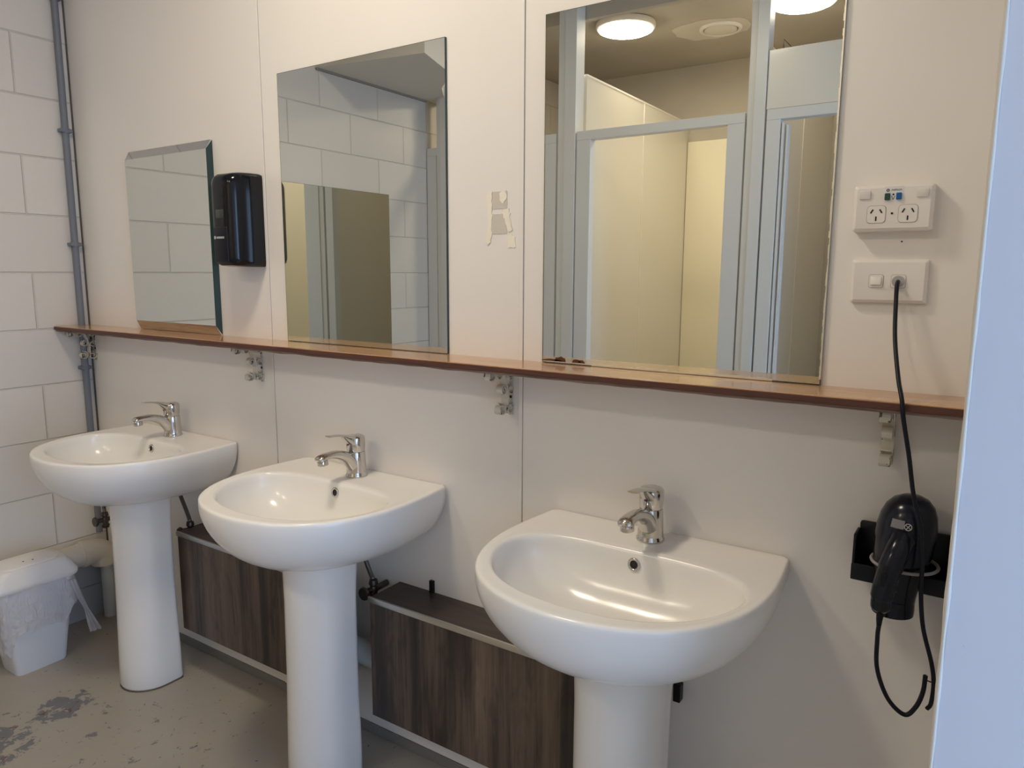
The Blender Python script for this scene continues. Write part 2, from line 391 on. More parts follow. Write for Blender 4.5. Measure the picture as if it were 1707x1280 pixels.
o = obj('cubicle_overpanel', bx(1.92, 2.86, YC-.03, YC-.004, HT+.001, Z(.945), bev=.002), CUB); tag(o, 'flat pale panel above the right cubicle door frame', 'panel')
obj('wire_bracket', tube(bmesh.new(), [(1.975, YC-.02, Z(.945)), (1.975, YC-.02, Z(.985)), (2.01, YC-.02, Z(.946))], .002, 6), BLACK2, o)
# ---------------------------------------------------------------- mirrors
def flat_mirror(x0, x1, z0, z1, label, th=.006):
    t = thing('wall_mirror', label, 'mirror', ((x0+x1)/2, 0, z0)); w = (x1-x0)/2; h = z1-z0
    obj('glass_edge', bx(-w, w, -th, -.0005, 0, h), MEDGE, t)
    bm = bmesh.new(); vs = [bm.verts.new(p) for p in ((-w+.0012, -th-.0002, .0012), (w-.0012, -th-.0002, .0012), (w-.0012, -th-.0002, h-.0012), (-w+.0012, -th-.0002, h-.0012))]; bm.faces.new(vs)
    r = bmesh.ops.extrude_face_region(bm, geom=bm.faces[:]); bmesh.ops.translate(bm, verts=[g for g in r['geom'] if isinstance(g, bmesh.types.BMVert)], vec=(0, .0003, 0))
    obj('mirror_face', bm, MIRROR, t)
    return t, w, h
SH = Z(-.202)
flat_mirror(1.126, 1.717, SH+.001, Z(.535), 'frameless rectangular mirror in the middle of the cream wall')
t, w, h = flat_mirror(1.988, 2.578, SH+.001, Z(.535), 'largest-looking mirror at right, reflecting open shower and ceiling lamps')
def spot(cx, cz, r, sx=1.6):
    bm = bmesh.new(); pts = [(cx+r*sx*cos(a)*(1+.3*noise.noise(Vector((cos(a)*2+cx*90, sin(a)*2, 1)))), cz+max(-.0, r*sin(a)*(1+.3*noise.noise(Vector((cos(a)*2, sin(a)*2+cx*70, 5)))))) for a in [2*pi*i/24 for i in range(24)]]
    prism(bm, pts, -.0068, -.0062, 'y'); obj('corrosion_spot', bm, RUST, t)
for a in ((-w+.026, .004, .0045, 6), (-w+.047, .004, .011, 1.3), (-w+.088, .004, .008, 1.3), (-w+.10, .004, .007, 1.2)): spot(*a)
bm = bmesh.new()
for i in range(60):
    z = .01 + i*.012; box(bm, w-.0035+random.uniform(0, .002), w+.0002, -.0068, -.0060, z, z+.0122)
obj('edge_glint', bm, GLINT, t)  # bright strips stand in for light catching the glass edge
bm = bmesh.new()
for i in range(40):
    x = -w+.125 + i*.0095; box(bm, x, x+.0096, -.0069, -.0061, .0, .003+random.uniform(0, .0015))
obj('edge_glint', bm, GLINT, t)
# bevelled mirror at the left
x0, x1, z0, z1 = .360, .812, SH+.001, Z(.390)
t = thing('bevelled_mirror', 'smallest mirror, with a sloping silver border, left of the black dispenser', 'mirror', ((x0+x1)/2, 0, z0))
w = (x1-x0)/2; h = z1-z0; d = .021
O = [(-w, 0), (w, 0), (w, h), (-w, h)]; I = [(-w+.001, .030), (w-.004, .030), (w-.004, h-.028), (-w+.001, h-.028)]
bm = bmesh.new(); box(bm, I[0][0], I[1][0], -d-.0006, -.002, I[0][1], I[2][1]); obj('mirror_face', bm, MIRROR, t)
def facet(i, j, m, nm='bevel_strip', yo=-.006):
    bm = bmesh.new(); a, b, c_, e = O[i], O[j], I[j], I[i]
    q = [(a[0], yo, a[1]), (b[0], yo, b[1]), (c_[0], -d, c_[1]), (e[0], -d, e[1])]
    vs = [bm.verts.new(p) for p in q] + [bm.verts.new((p[0], -.0008, p[2])) for p in q]
    for f in ((0,1,2,3), (7,6,5,4), (0,4,5,1), (1,5,6,2), (2,6,7,3), (3,7,4,0)): bm.faces.new([vs[k] for k in f])
    obj(nm, bm, m, t)
facet(0, 1, MIRROR_B); facet(2, 3, MIRROR_B); facet(3, 0, MIRROR_B)
facet(1, 2, MEDGE, 'edge_strip', -.001)
# mirror on the block wall (seen in the middle mirror)
t = thing('wall_mirror', 'mirror on the block wall, seen only inside the middle mirror', 'mirror', (0, -1.29, Z(-.50)))
obj('glass_edge', bx(.0005, .006, -.358, .39, 0, .912), MEDGE, t)
obj('mirror_face', bx(.006, .0064, -.357, .389, .001, .911), MIRROR, t)
# ---------------------------------------------------------------- shelf
t = thing('wall_shelf', 'long varnished wooden shelf under the three mirrors', 'shelf', (1.41, 0, SH))
a, b = .004-1.41, XR-.0015-1.41
bm = bmesh.new(); box(bm, a, b, -.124, -.0005, -.012, 0, bev=.0015)
obj('shelf_board', bm, SHELF, t)
obj('front_edging', bx(a, b, -.128, -.1245, -.0125, -.0012, bev=.001), SHELFE, t)
bm = bmesh.new(); box(bm, a, b, -.1225, -.098, -.0185, -.0125, bev=.001)
bmesh.ops.subdivide_edges(bm, edges=[e for e in bm.edges if abs(e.verts[0].co.x-e.verts[1].co.x) > 1], cuts=180, use_grid_fill=True)
for v_ in bm.verts:
    if v_.co.z < -.0165: v_.co.z += .0022*noise.noise(Vector((v_.co.x*14, 3, 0)))
obj('under_moulding', bm, SHELFM, t)
# ---------------------------------------------------------------- scroll brackets
def strap(P, w=.019, th=.0016):
    """flat strap following P in the yz plane, wide in x"""
    bm = bmesh.new(); rings = []
    P = [Vector((0, *p)) for p in P]
    for i, p in enumerate(P):
        t = (P[min(i+1, len(P)-1)] - P[max(i-1, 0)]).normalized(); n = Vector((1,0,0)).cross(t)
        rings.append([p+Vector((-w/2,0,0))+n*th, p+Vector((w/2,0,0))+n*th, p+Vector((w/2,0,0))-n*th, p+Vector((-w/2,0,0))-n*th])
    loft(bm, rings); return bm
def coil(cy, cz, r, a0=0, turns=1.35, sgn=1):
    n = 26; return [(cy + r*(1-.62*i/n)*cos(a0+sgn*2*pi*turns*i/n), cz + r*(1-.62*i/n)*sin(a0+sgn*2*pi*turns*i/n)) for i in range(n+1)]
BL = ['scroll iron shelf bracket nearest the block wall corner', 'scroll iron shelf bracket below the black dispenser', 'scroll iron shelf bracket below the seam left of the largest mirror', 'scroll iron shelf bracket beside the black cord']
tb = thing('shelf_bracket', BL[0], 'bracket', (.034, 0, SH-.0125), 'shelf brackets')
obj('wall_strap', bx(-.005, .005, -.003, -.0004, -.118, 0), IRON, tb)
obj('shelf_strap', bx(-.005, .005, -.096, -.003, -.003, -.0003), IRON, tb)
for cy, cz, r, a0, sg in ((-.088, -.0165, .0135, pi/2, 1), (-.060, -.0165, .0135, pi/2, 1), (-.018, -.100, .0150, pi/2, -1), (-.049, -.098, .0150, pi/2, -1), (-.017, -.018, .0135, pi/2, -1), (-.016, -.056, .0125, pi/2, -1), (-.042, -.054, .0115, pi/2, 1)):
    obj('scroll', strap(coil(cy, cz, r, a0, 1.35, sg), .017, .0011), IRON, tb)
obj('brace', strap([(-.050, -.003), (-.042, -.02), (-.034, -.04), (-.026, -.07), (-.028, -.09)]), IRON, tb)
for z_ in (-.075, -.03): obj('screw', lathe(bmesh.new(), [(.0035, -.0046), (.003, -.0026)], (0,0,z_), 12, 'y'), BLACKHOLE, tb)
for i, x in enumerate((.998, 1.902, 2.697)):
    c = dup(tb, None, (x, 0, SH-.0125)); c['label'] = BL[i+1]
# ---------------------------------------------------------------- pedestal basins with mixer taps
# plan outlines (right half) of rim, bowl and foot
HALF = [(0, 0), (.259, 0), (.262, -.004), (.270, -.09), (.2755, -.16), (.274, -.215), (.264, -.27), (.245, -.325), (.215, -.375), (.175, -.415), (.12, -.445), (.06, -.462), (0, -.467)]
BOWL = [(0, -.134), (.10, -.136), (.165, -.144), (.205, -.160), (.232, -.188), (.243, -.225), (.238, -.268), (.218, -.318), (.185, -.360), (.14, -.393), (.08, -.414), (0, -.422)]
BOTT = [(0, -.0), (.085, 0), (.098, -.01), (.102, -.10), (.100, -.19), (.090, -.235), (.065, -.27), (.035, -.285), (0, -.29)]
N = 144; CEN = Vector((0, -.262))
def smoothpoly(H):
    pts = H + [(-x, y) for x, y in reversed(H) if x > 1e-6]
    return pts
def radial(H, n=N, cen=CEN):
    poly = smoothpoly(H); out = []
    for i in range(n):
        a = 2*pi*(i+.5)/n; d = Vector((cos(a), sin(a))); best = None
        for j in range(len(poly)):
            p = Vector(poly[j]); q = Vector(poly[(j+1) % len(poly)]); e = q-p
            den = d.x*e.y - d.y*e.x
            if abs(den) < 1e-12: continue
            w_ = p-cen; t_ = (w_.x*e.y - w_.y*e.x)/den; s_ = (w_.x*d.y - w_.y*d.x)/den
            if t_ > 0 and -1e-6 <= s_ <= 1+1e-6 and (best is None or t_ > best): best = t_
        out.append(best)
    return out
def smooth_r(r, k, keep=lambda i: False):
    for _ in range(k): r = [r[i] if keep(i) else (r[i-1]+2*r[i]+r[(i+1) % len(r)])/4 for i in range(len(r))]
    return r
DIRS = [Vector((cos(2*pi*(i+.5)/N), sin(2*pi*(i+.5)/N))) for i in range(N)]
def ringpts(r, z, cen=CEN): return [(cen.x+d.x*q, cen.y+d.y*q, z) for d, q in zip(DIRS, r)]
ro0 = radial(HALF)
isback = lambda i: DIRS[i].y > 0 and abs(CEN.y + DIRS[i].y*ro0[i]) < .06
ro = smooth_r(ro0, 6, isback)
rb = smooth_r(radial(BOWL), 5)
rp = smooth_r(radial(BOTT, cen=CEN) if False else [None]*N if False else radial(BOTT, cen=Vector((0,-.14))), 2)
def bott_pts(z): return [(d.x*q, -.14+d.y*q, z) for d, q in zip(DIRS, rp)]
def lerp(a, b, t): return a+(b-a)*t
def basin_mesh():
    bm = bmesh.new(); rings = []
    top = ringpts(ro, 0); bot = bott_pts(0); H = .162
    # underside from the pedestal up: quarter ellipse
    for k in range(0, 17):
        th = pi/2*(1-k/16.0)                # pi/2 at bottom -> 0 at rim
        c_ = cos(th)**.80; z = -.020 - (H-.020)*sin(th)**1.15
        if k == 0: c_ = 0
        r = []
        for p, q in zip(top, bot):
            x = lerp(q[0], p[0], c_); y = lerp(q[1], p[1], c_)
            r.append((x, min(y, -.0008), z))
        rings.append(r)
    rings.append([(x, min(y, -.0008), -.012) for x, y, _ in top])
    def inset(rr, d): return [max(q-d, .01) for q in rr]
    for d_, z_ in ((.0, -.006), (.0012, -.0025), (.004, -.0004), (.007, 0.0), (.014, -.0002)):
        r = ringpts(inset(ro, d_), z_); rings.append([(x, min(y, -.0008), z) for x, y, z in r])
    # shallow tray on the deck, then the bowl lip
    rings.append(ringpts([lerp(a, b, .30) for a, b in zip(inset(ro, .014), [q+.006 for q in rb])], -.0012))
    rings.append(ringpts([lerp(a, b, .9) for a, b in zip(inset(ro, .014), [q+.006 for q in rb])], -.0016))
    rings.append(ringpts([q+.004 for q in rb], -.002)); rings.append(ringpts(rb, -.0045)); rings.append(ringpts([q-.003 for q in rb], -.010))
    # bowl interior
    D = .128
    dc = Vector((0, -.265))
    for k in range(1, 19):
        t_ = k/18; th = t_*pi/2
        zz = -.010 - (D-.010)*sin(th)
        r = []
        for d_, q in zip(DIRS, rb):
            base = Vector((CEN.x + d_.x*(q-.003), CEN.y + d_.y*(q-.003)))
            s_ = max(max(cos(th), 0)**.72, .04)
            p_ = dc + (base-dc)*s_
            r.append((p_.x, p_.y, zz))
        rings.append(r)
    loft(bm, rings, True, True); return bm
RIM = Z(-.538); PTOP = -.160
BASIN = ['white pedestal washbasin nearest the block wall and the bin', 'white pedestal washbasin in the middle, between the two wood boxes', 'white pedestal washbasin nearest the viewer, beneath the largest mirror']
tb = thing('pedestal_basin', BASIN[0], 'washbasin', (.603, 0, 0), 'pedestal washbasins')
bz = obj('basin', basin_mesh(), CERAM, tb, True, 50); bz.location = (0, 0, RIM)
sub = bz
# overflow hole on the back wall of the bowl and plug hole
def on_bowl(zrel):   # y of bowl back wall at depth zrel
    t_ = 0; D = .128
    for k in range(400):
        t_ = k/400; zz = -.010-(D-.010)*sin(t_*pi/2)
        if zz <= zrel: break
    y0 = -.134-.003; return -.265 + (y0+.265)*cos(t_*pi/2)**.72
yo = on_bowl(-.029)
bm = bmesh.new(); torus(bm, (0, 0, 0), .0105, .0030, 'y', 28, 8)
o = obj('overflow_ring', bm, CHROME, bz, True); o.location = (0, yo-.0012, -.029); o.rotation_euler = (radians(-8), 0, 0)
bm = bmesh.new(); lathe(bm, [(.0095, .004), (.0095, -.0006)], n=24, ax='y'); o = obj('overflow_hole', bm, BLACKHOLE, bz); o.location = (0, yo-.001, -.029); o.rotation_euler = (radians(-8), 0, 0)
bm = bmesh.new(); lathe(bm, [(.014, -.004), (.024, .000), (.024, .002), (.018, .003), (.002, .002)], n=28); o = obj('plug_hole', bm, CHROME, bz, True, 40); o.location = (0, -.265, -.129)
# pedestal
def ped_ring(w, yb, yf, z, r=.012):
    ys = yf + w*1.02; pts = []
    pts += [(w-r, yb), (w-.003, yb-.004), (w, yb-r)]
    for k in range(1, 6): pts.append((w, lerp(yb-r, ys, k/6)))
    for k in range(0, 25):
        a = pi*k/24; pts.append((w*cos(a), ys+(yf-ys)*sin(a)))
    for k in range(5, 0, -1): pts.append((-w, lerp(yb-r, ys, k/6)))
    pts += [(-w, yb-r), (-w+.003, yb-.004), (-w+r, yb)]
    return [(x, y, z) for x, y in pts]
bm = bmesh.new()
loft(bm, [ped_ring(.088, -.135, -.285, .004), ped_ring(.090, -.133, -.288, .010), ped_ring(.090, -.134, -.286, .08), ped_ring(.088, -.137, -.279, .3), ped_ring(.090, -.138, -.276, .5), ped_ring(.094, -.136, -.277, .60), ped_ring(.097, -.133, -.280, RIM+PTOP+.004)])
pd = obj('pedestal', bm, CERAM, tb, True, 60)
bm = bmesh.new(); loft(bm, [ped_ring(.0905, -.132, -.2885, .0), ped_ring(.0885, -.134, -.2865, .0045)]); obj('sealant_bead', bm, mat('grubby_sealant', (.12, .10, .08), .7), tb, True)
# mixer tap
tp_loc = (0, -.062, RIM-.0005)
bm = bmesh.new()
prof = [(.0285, 0), (.029, .003), (.0268, .006), (.0262, .012), (.0250, .045), (.0244, .062), (.0232, .066)]
lathe(bm, prof, n=36)
P = catmull([(0, .004, .012), (0, -.014, .034), (0, -.036, .056), (0, -.066, .069), (0, -.096, .073), (0, -.120, .071), (0, -.128, .064)], 7)
n_ = len(P); rad = []
for i in range(n_):
    f = i/(n_-1); rx = lerp(.0215, .0155, min(1, f*1.6)); ry = lerp(.022, .0085, min(1, f*1.5)) if f < .9 else lerp(.0085, .0065, (f-.9)/.1)
    rad.append((rx*(1 if f < .93 else .9), ry))
tube(bm, P, rad, 20, up=(0, 0, 1))
tap = obj('mixer_tap', bm, CHROME, tb, True, 50); tap.location = tp_loc
bm = bmesh.new(); lathe(bm, [(.0125, .0), (.0135, -.003), (.0135, -.013), (.0105, -.014), (.009, -.008)], n=24)
o = obj('aerator', bm, CHROME, tap, True, 40); o.location = (0, -.116, .066); o.rotation_euler = (radians(6), 0, 0)
bm = bmesh.new()
lathe(bm, [(.0205, .062), (.0222, .066), (.0236, .072), (.0245, .082), (.0250, .094), (.0246, .1045), (.022, .108), (.012, .110), (.001, .1105)], n=36)
P = catmull([(0, .012, .100), (0, -.010, .104), (0, -.036, .1125), (0, -.066, .1195), (0, -.094, .1225)], 6)
n_ = len(P); tube(bm, P, [(lerp(.021, .0115, min(1, i/(n_-1)*1.2)), lerp(.011, .0022, min(1, (i/(n_-1))**.6*1.1))) for i in range(n_)], 18, up=(0,0,1))
P = [(0, -.010, .088), (0, -.028, .100), (0, -.044, .112)]
tube(bm, P, [(.017, .012), (.013, .007), (.009, .002)], 14)
obj('lever', bm, CHROME, tap, True, 50)
bm = bmesh.new(); lathe(bm, [(.0042, 0), (.0042, .0015), (.003, .0022)], n=16); o = obj('temperature_dot', bm, REDDOT, tap, True, 40); o.location = (0, -.0262, .090); o.rotation_euler = (radians(84), 0, 0)
for i, (x, dx) in enumerate(((1.447, -.018), (2.284, 0))):
    c = dup(tb, None, (x, 0, 0)); c['label'] = BASIN[i+1]
    for ch in c.children:
        if ch.name.startswith(('pedestal', 'sealant')): ch.location.x += dx
# ---------------------------------------------------------------- boxed-in pipes between the pedestals
def boxing(x0, x1, label):
    t = thing('pipe_cover_box', label, 'pipe cover', ((x0+x1)/2, 0, Z(-1.170))); w = (x1-x0)/2; h = Z(-.842)-Z(-1.170); d = .118
    obj('front_panel', bx(-w, w, -d, -d+.016, 0, h-.010), LAMV, t)
    obj('top_panel', bx(-w, w, -d+.004, -.0015, h-.010, h+.004), LAMH, t)
    obj('side_panel', bx(-w, -w+.014, -d+.0165, -.002, 0, h-.0105), LAMV, t); obj('side_panel', bx(w-.014, w, -d+.0165, -.002, 0, h-.0105), LAMV, t)
    obj('edge_trim', bx(-w-.006, w+.006, -d-.0025, -d+.0035, h-.010, h+.0055, bev=.0015), ALU, t, True, 30)
    return t
t1 = boxing(.682, 1.352, 'dark wood pipe cover box between the far and middle pedestals')
t2 = boxing(1.540, 2.185, 'dark wood pipe cover box between the middle and nearest pedestals')
o = obj('wall_clip', bx(-.006, .006, -.004, .004, -.0, .032), BLACK2); o.location = (1.655, -.0045, Z(-.8375)); tag(o, 'small dark metal clip on the wall above the nearer wood box', 'clip')
o = obj('wall_clip', bx(-.008, .008, -.02, .0, -.02, .02, bev=.002), BLACK2); o.location = (2.338, -.0005, Z(-.884)); tag(o, 'small black clip on the wall right of the nearest pedestal', 'clip')
# waste pipes and valves
def one(name, bm, m, label, cat, group=None, **k):
    o = obj(name, bm, m, **k); tag(o, label, cat, group); return o
bm = bmesh.new(); tube(bm, [(.052, -.62, Z(-1.062)), (.052, -.30, Z(-1.058)), (.052, -.12, Z(-1.056))], .043, 28)
t = thing('waste_pipe', 'cream horizontal waste pipe along the foot of the block wall', 'pipe', (0, 0, 0))
obj('pipe_run', bm, PVC, t, True, 50)
bm = bmesh.new(); tube(bm, catmull([(.052, -.12, Z(-1.056)), (.052, -.085, Z(-1.056)), (.054, -.058, Z(-1.066)), (.056, -.046, Z(-1.09)), (.056, -.044, Z(-1.11))], 6), .047, 28); obj('elbow', bm, PVC, t, True, 50)
bm = bmesh.new(); tube(bm, [(.052, -.112, Z(-1.056)), (.052, -.130, Z(-1.056))], .050, 28); obj('collar', bm, PVC, t, True, 50)
bm = bmesh.new(); tube(bm, [(.046, -.034, Z(-1.11)), (.046, -.034, .0)], .022, 24); obj('drop_pipe', bm, PVCW, t, True, 50)
one('drain_pipe', tube(bmesh.new(), [(1.3535, -.060, Z(-1.030)), (1.5385, -.060, Z(-1.052))], .032, 24), PVCW, 'pale drain pipe between the two wood boxes behind the middle pedestal', 'pipe', smooth=True, autos=50)
def valve(x, y, z, label, sc=1.0, hose=None):
    t = thing('stop_valve', label, 'valve', (x, y, z), 'stop valves behind the basins')
    bm = bmesh.new(); lathe(bm, [(.012, -.03), (.014, -.02), (.010, -.015), (.013, .0), (.009, .01), (.013, .016), (.011, .028)], n=14); obj('valve_body', bm, VALVE, t, True, 40)
    bm = bmesh.new(); tube(bm, [(0, 0, 0), (0, -.03, .002)], [.008, .010], 12); obj('spindle', bm, VALVE, t, True, 40)
    bm = bmesh.new(); lathe(bm, [(.017, -.040), (.019, -.034), (.014, -.028)], n=10, ax='y'); obj('handle', bm, VALVE, t, True, 40)
    bm = bmesh.new(); tube(bm, [(0, 0, 0), (0, -y-.003, 0)], .009, 12); obj('wall_stub', bm, VALVE, t, True, 40)
    if hose: bm = bmesh.new(); tube(bm, catmull([(0, 0, .028)] + hose, 8), .0065, 10); obj('braided_hose', bm, HOSE, t, True)
valve(.115, -.06, Z(-.925), 'tarnished stop valve left of the far pedestal', hose=[(.01, .0, .06), (.12, .01, .12), (.30, .02, .15)])
valve(.655, -.055, Z(-.855), 'dark stop valve between the far pedestal and the far wood box', hose=[(-.02, .005, .05), (-.06, .01, .10), (-.08, .01, .13)])
valve(1.492, -.055, Z(-.852), 'dark stop valve between the middle pedestal and nearer wood box', hose=[(-.02, .005, .05), (-.05, .01, .10), (-.06, .01, .13)])
# ---------------------------------------------------------------- grey conduit in the corner
t = thing('conduit', 'grey plastic conduit pipe down the block wall in the corner', 'conduit', (.016, -.036, 0))
bm = bmesh.new(); tube(bm, [(0, 0, Z(-.66)), (0, 0, CEILZ-.005)], .0115, 18); obj('conduit_pipe', bm, CONDUIT, t, True, 50)
bm = bmesh.new(); tube(bm, [(0, 0, Z(-.66)), (0, 0, Z(-1.0))], .0115, 18); obj('conduit_pipe', bm, CONDUIT, t, True, 50)
for zz in (.93, .488, .091, -.36):
    bm = bmesh.new(); box(bm, -.0155, .0135, -.020, .020, Z(zz)-.006, Z(zz)+.006, bev=.002); lathe(bm, [(.0145, -.008), (.0145, .008)], (0,0,Z(zz)), 16)
    obj('saddle_clip', bm, CONDUIT, t, True, 40)
# ---------------------------------------------------------------- black soap dispenser
t = thing('soap_dispenser', 'glossy black wall dispenser between the left and middle mirrors', 'dispenser', (.984, 0, Z(.010)))
def dring(w, h0, h1, y, r, xo=0): return [(x+xo, y, z) for x, z in rrect(0, (h0+h1)/2, w, h1-h0, r, 6)]
bm = bmesh.new()
loft(bm, [dring(.113, 0, .262, -.0008, .012), dring(.116, 0, .264, -.010, .013), dring(.114, .0, .264, -.04, .016), dring(.110, .001, .263, -.066, .019), dring(.102, .003, .260, -.086, .022, -.001), dring(.088, .006, .254, -.099, .024, -.002), dring(.066, .012, .245, -.106, .022, -.002), dring(.040, .02, .235, -.108, .015, -.002)])
obj('cover', bm, BLACK, t, True, 55)
bm = bmesh.new(); box(bm, -.034, .028, -.1095, -.100, .012, .112, bev=.004, seg=3); obj('push_bar', bm, BLACK2, t, True, 40)
bm = bmesh.new(); box(bm, -.018, .016, -.1105, -.1, .135, .160, bev=.002); obj('level_window', bm, mat('smoked_window', (.05, .05, .05), .2), t, True, 40)
bm = bmesh.new(); lathe(bm, [(.0045, -.1105), (.0045, -.109)], (-.026, 0, .082), 16, 'y')
for i in range(6): box(bm, -.018+i*.0058, -.018+i*.0058+.0042, -.1103, -.109, .079, .0845)
obj('printed_logo', bm, LOGO, t)
# ---------------------------------------------------------------- torn adhesive residue on the wall
t = thing('glue_residue', 'torn cream and grey glue patch on the wall left of the seam', 'glue mark', (1.868, 0, Z(.118)))
def ragged(pts, y=-.0012, amp=.0025, seed=0):
    out = []
    for i in range(len(pts)):
        a = Vector(pts[i]); b = Vector(pts[(i+1) % len(pts)]); k = max(2, int((b-a).length/.003))
        for j in range(k):
            p = a.lerp(b, j/k); out.append((p.x+amp*noise.noise(Vector((p.x*260, p.y*260, seed))), p.y+amp*noise.noise(Vector((p.x*260, p.y*260, seed+7)))))
    bm = bmesh.new(); prism(bm, out, y, -.0003, 'y'); return bm
obj('grey_patch', ragged([(-.021, .024), (.020, .024), (.020, .062), (-.021, .062)], amp=.0012), GLUEG, t)
obj('grey_patch', ragged([(-.024, -.032), (.020, -.032), (.014, .012), (-.021, .012)], amp=.0015, seed=3), GLUEG, t)
obj('torn_flake', ragged([(-.038, .055), (-.022, .064), (-.022, -.03), (-.026, -.05), (-.034, -.058), (-.042, -.05), (-.034, -.02), (-.034, .02)], -.0018, .004, 1), GLUEC, t)
obj('torn_flake', ragged([(.0, .060), (.017, .063), (.019, .045), (.010, .034), (.002, .04)], -.0022, .003, 5), GLUEC, t)
obj('torn_flake', ragged([(.006, .018), (.026, .024), (.030, -.005), (.036, -.024), (.024, -.030), (.016, -.010)], -.0018, .005, 2), GLUEC, t)
obj('torn_flake', ragged([(.022, -.034), (.040, -.038), (.044, -.064), (.022, -.064)], -.0014, .004, 8), GLUEC, t)
# ---------------------------------------------------------------- electrical outlets
def plate(w, h, d, bevel=.005):
    bm = bmesh.new(); A = [(x, 0, z) for x, z in rrect(0, 0, w, h, .003)]; B = [(x, -d+.004, z) for x, z in rrect(0, 0, w, h, .003)]
    Cc = [(x, -d, z) for x, z in rrect(0, 0, w-2*bevel, h-2*bevel, .003)]
    loft(bm, [A, B, Cc]); return bm
t = thing('power_outlet', 'white double power outlet with green and blue test buttons', 'power outlet', (2.675, 0, Z(.107)))
obj('plate', plate(.119, .075, .030), OUTLET, t, True, 30)
for sx in (-.0425, .0425):
    o = obj('rocker_switch', bx(-.0085, .0085, -.0035, 0, -.007, .007, bev=.0012), OUTLET, t, True, 30); o.location = (sx, -.030, .0225); o.rotation_euler = (radians(8), 0, 0)
for sx in (-.0235, .0235):
    bm = bmesh.new(); A = rrect(0, 0, .029, .029, .006); loft(bm, [[(x, 0, z) for x, z in A], [(x, -.0007, z) for x, z in A]])
    sk = obj('socket', bm, OUTLET2, t); sk.location = (sx, -.030, -.010)
    bm = bmesh.new(); A = rrect(0, 0, .0275, .0275, .0055); loft(bm, [[(x, 0, z) for x, z in A], [(x, -.0011, z) for x, z in A]])
    obj('socket_face', bm, OUTLET, sk)
    for px, pz, an in ((-.0068, .005, 30), (.0068, .005, -30), (0, -.007, 0)):
        o = obj('pin_slot', bx(-.0011, .0011, -.0016, -.001, -.0036, .0036), BLACKHOLE, sk); o.location = (px, 0, pz); o.rotation_euler = (0, radians(an), 0)
obj('pilot_dot', lathe(bmesh.new(), [(.0018, -.0308), (.0018, -.0298)], (0, 0, -.009), 12, 'y'), BLACKHOLE, t)
obj('test_label', bx(-.0135, .0145, -.0304, -.0299, .010, .0345), mat('white_label', (.78, .77, .76), .5), t)
obj('test_button', bx(-.0125, -.0045, -.0345, -.030, .0125, .0235, bev=.001), GREEN, t); obj('reset_button', bx(.0045, .0125, -.0345, -.030, .0128, .0238, bev=.001), BLUE, t)
def text(s, size, parent, loc, m, name='lettering'):
    cu = bpy.data.curves.new('tmp', 'FONT'); cu.body = s; cu.size = size; cu.extrude = .0001; cu.align_x = 'CENTER'; cu.align_y = 'CENTER'
    to = bpy.data.objects.new('tmp', cu); C.objects.link(to); dg = bpy.context.evaluated_depsgraph_get()
    me = bpy.data.meshes.new_from_object(to.evaluated_get(dg)); bpy.data.objects.remove(to)
    me.materials.clear(); me.materials.append(m); o = bpy.data.objects.new(name, me); C.objects.link(o); o.parent = parent; o.location = loc; o.rotation_euler = (radians(90), 0, 0); return o
obj('label_mark', torus(bmesh.new(), (-.0085, -.0306, .0285), .0018, .0006, 'y', 20, 6), INK, t)
text('nelson', .0058, t, (.0045, -.0306, .0290), INK)
obj('indicator', lathe(bmesh.new(), [(.0015, -.0310), (.0015, -.0302)], (0, 0, .0215), 12, 'y'), BLACKHOLE, t)
bm = bmesh.new(); prism(bm, [(-.0028, .019), (-.0018, .019), (0, .0145), (.0018, .019), (.0028, .019), (.0004, .0125), (-.0004, .0125)], -.0307, -.0303, 'y'); obj('label_mark', bm, mat('grey_green_tick', (.16, .22, .18), .6), t)
t = thing('flat_outlet', 'plain white wall plate with one switch and the black cord', 'power outlet', (2.6755, 0, Z(-.0135)))
obj('plate', plate(.117, .073, .013), OUTLET, t, True, 30)
for sx in (-.0185, .0155):
    bm = bmesh.new(); A = rrect(0, 0, .023, .023, .004); loft(bm, [[(x, 0, z) for x, z in A], [(x, -.0006, z) for x, z in A]]); g1 = obj('insert_gap', bm, OUTLET2, t); g1.location = (sx, -.013, 0)
    bm = bmesh.new(); A = rrect(0, 0, .0216, .0216, .0035); loft(bm, [[(x, 0, z) for x, z in A], [(x, -.0012, z) for x, z in A]]); obj('insert', bm, OUTLET, g1)
o = obj('rocker_switch', bx(-.0085, .0085, -.0035, 0, -.007, .007, bev=.0015), OUTLET, t, True, 30); o.location = (-.0185, -.0140, 0); o.rotation_euler = (radians(-9), 0, 0)
obj('cord_ring', lathe(bmesh.new(), [(.0095, -.0175), (.0095, -.0142)], (.0155, 0, 0), 24, 'y'), mat('grey_collar', (.40, .38, .37), .4), t, True, 40)
o = obj('wall_hole', lathe(bmesh.new(), [(.0015, -.0006), (.0015, -.0002)], (0,0,0), 10, 'y'), BLACKHOLE); o.location = (2.690, 0, Z(.053)); tag(o, 'tiny black screw hole just below the double power outlet', 'hole')
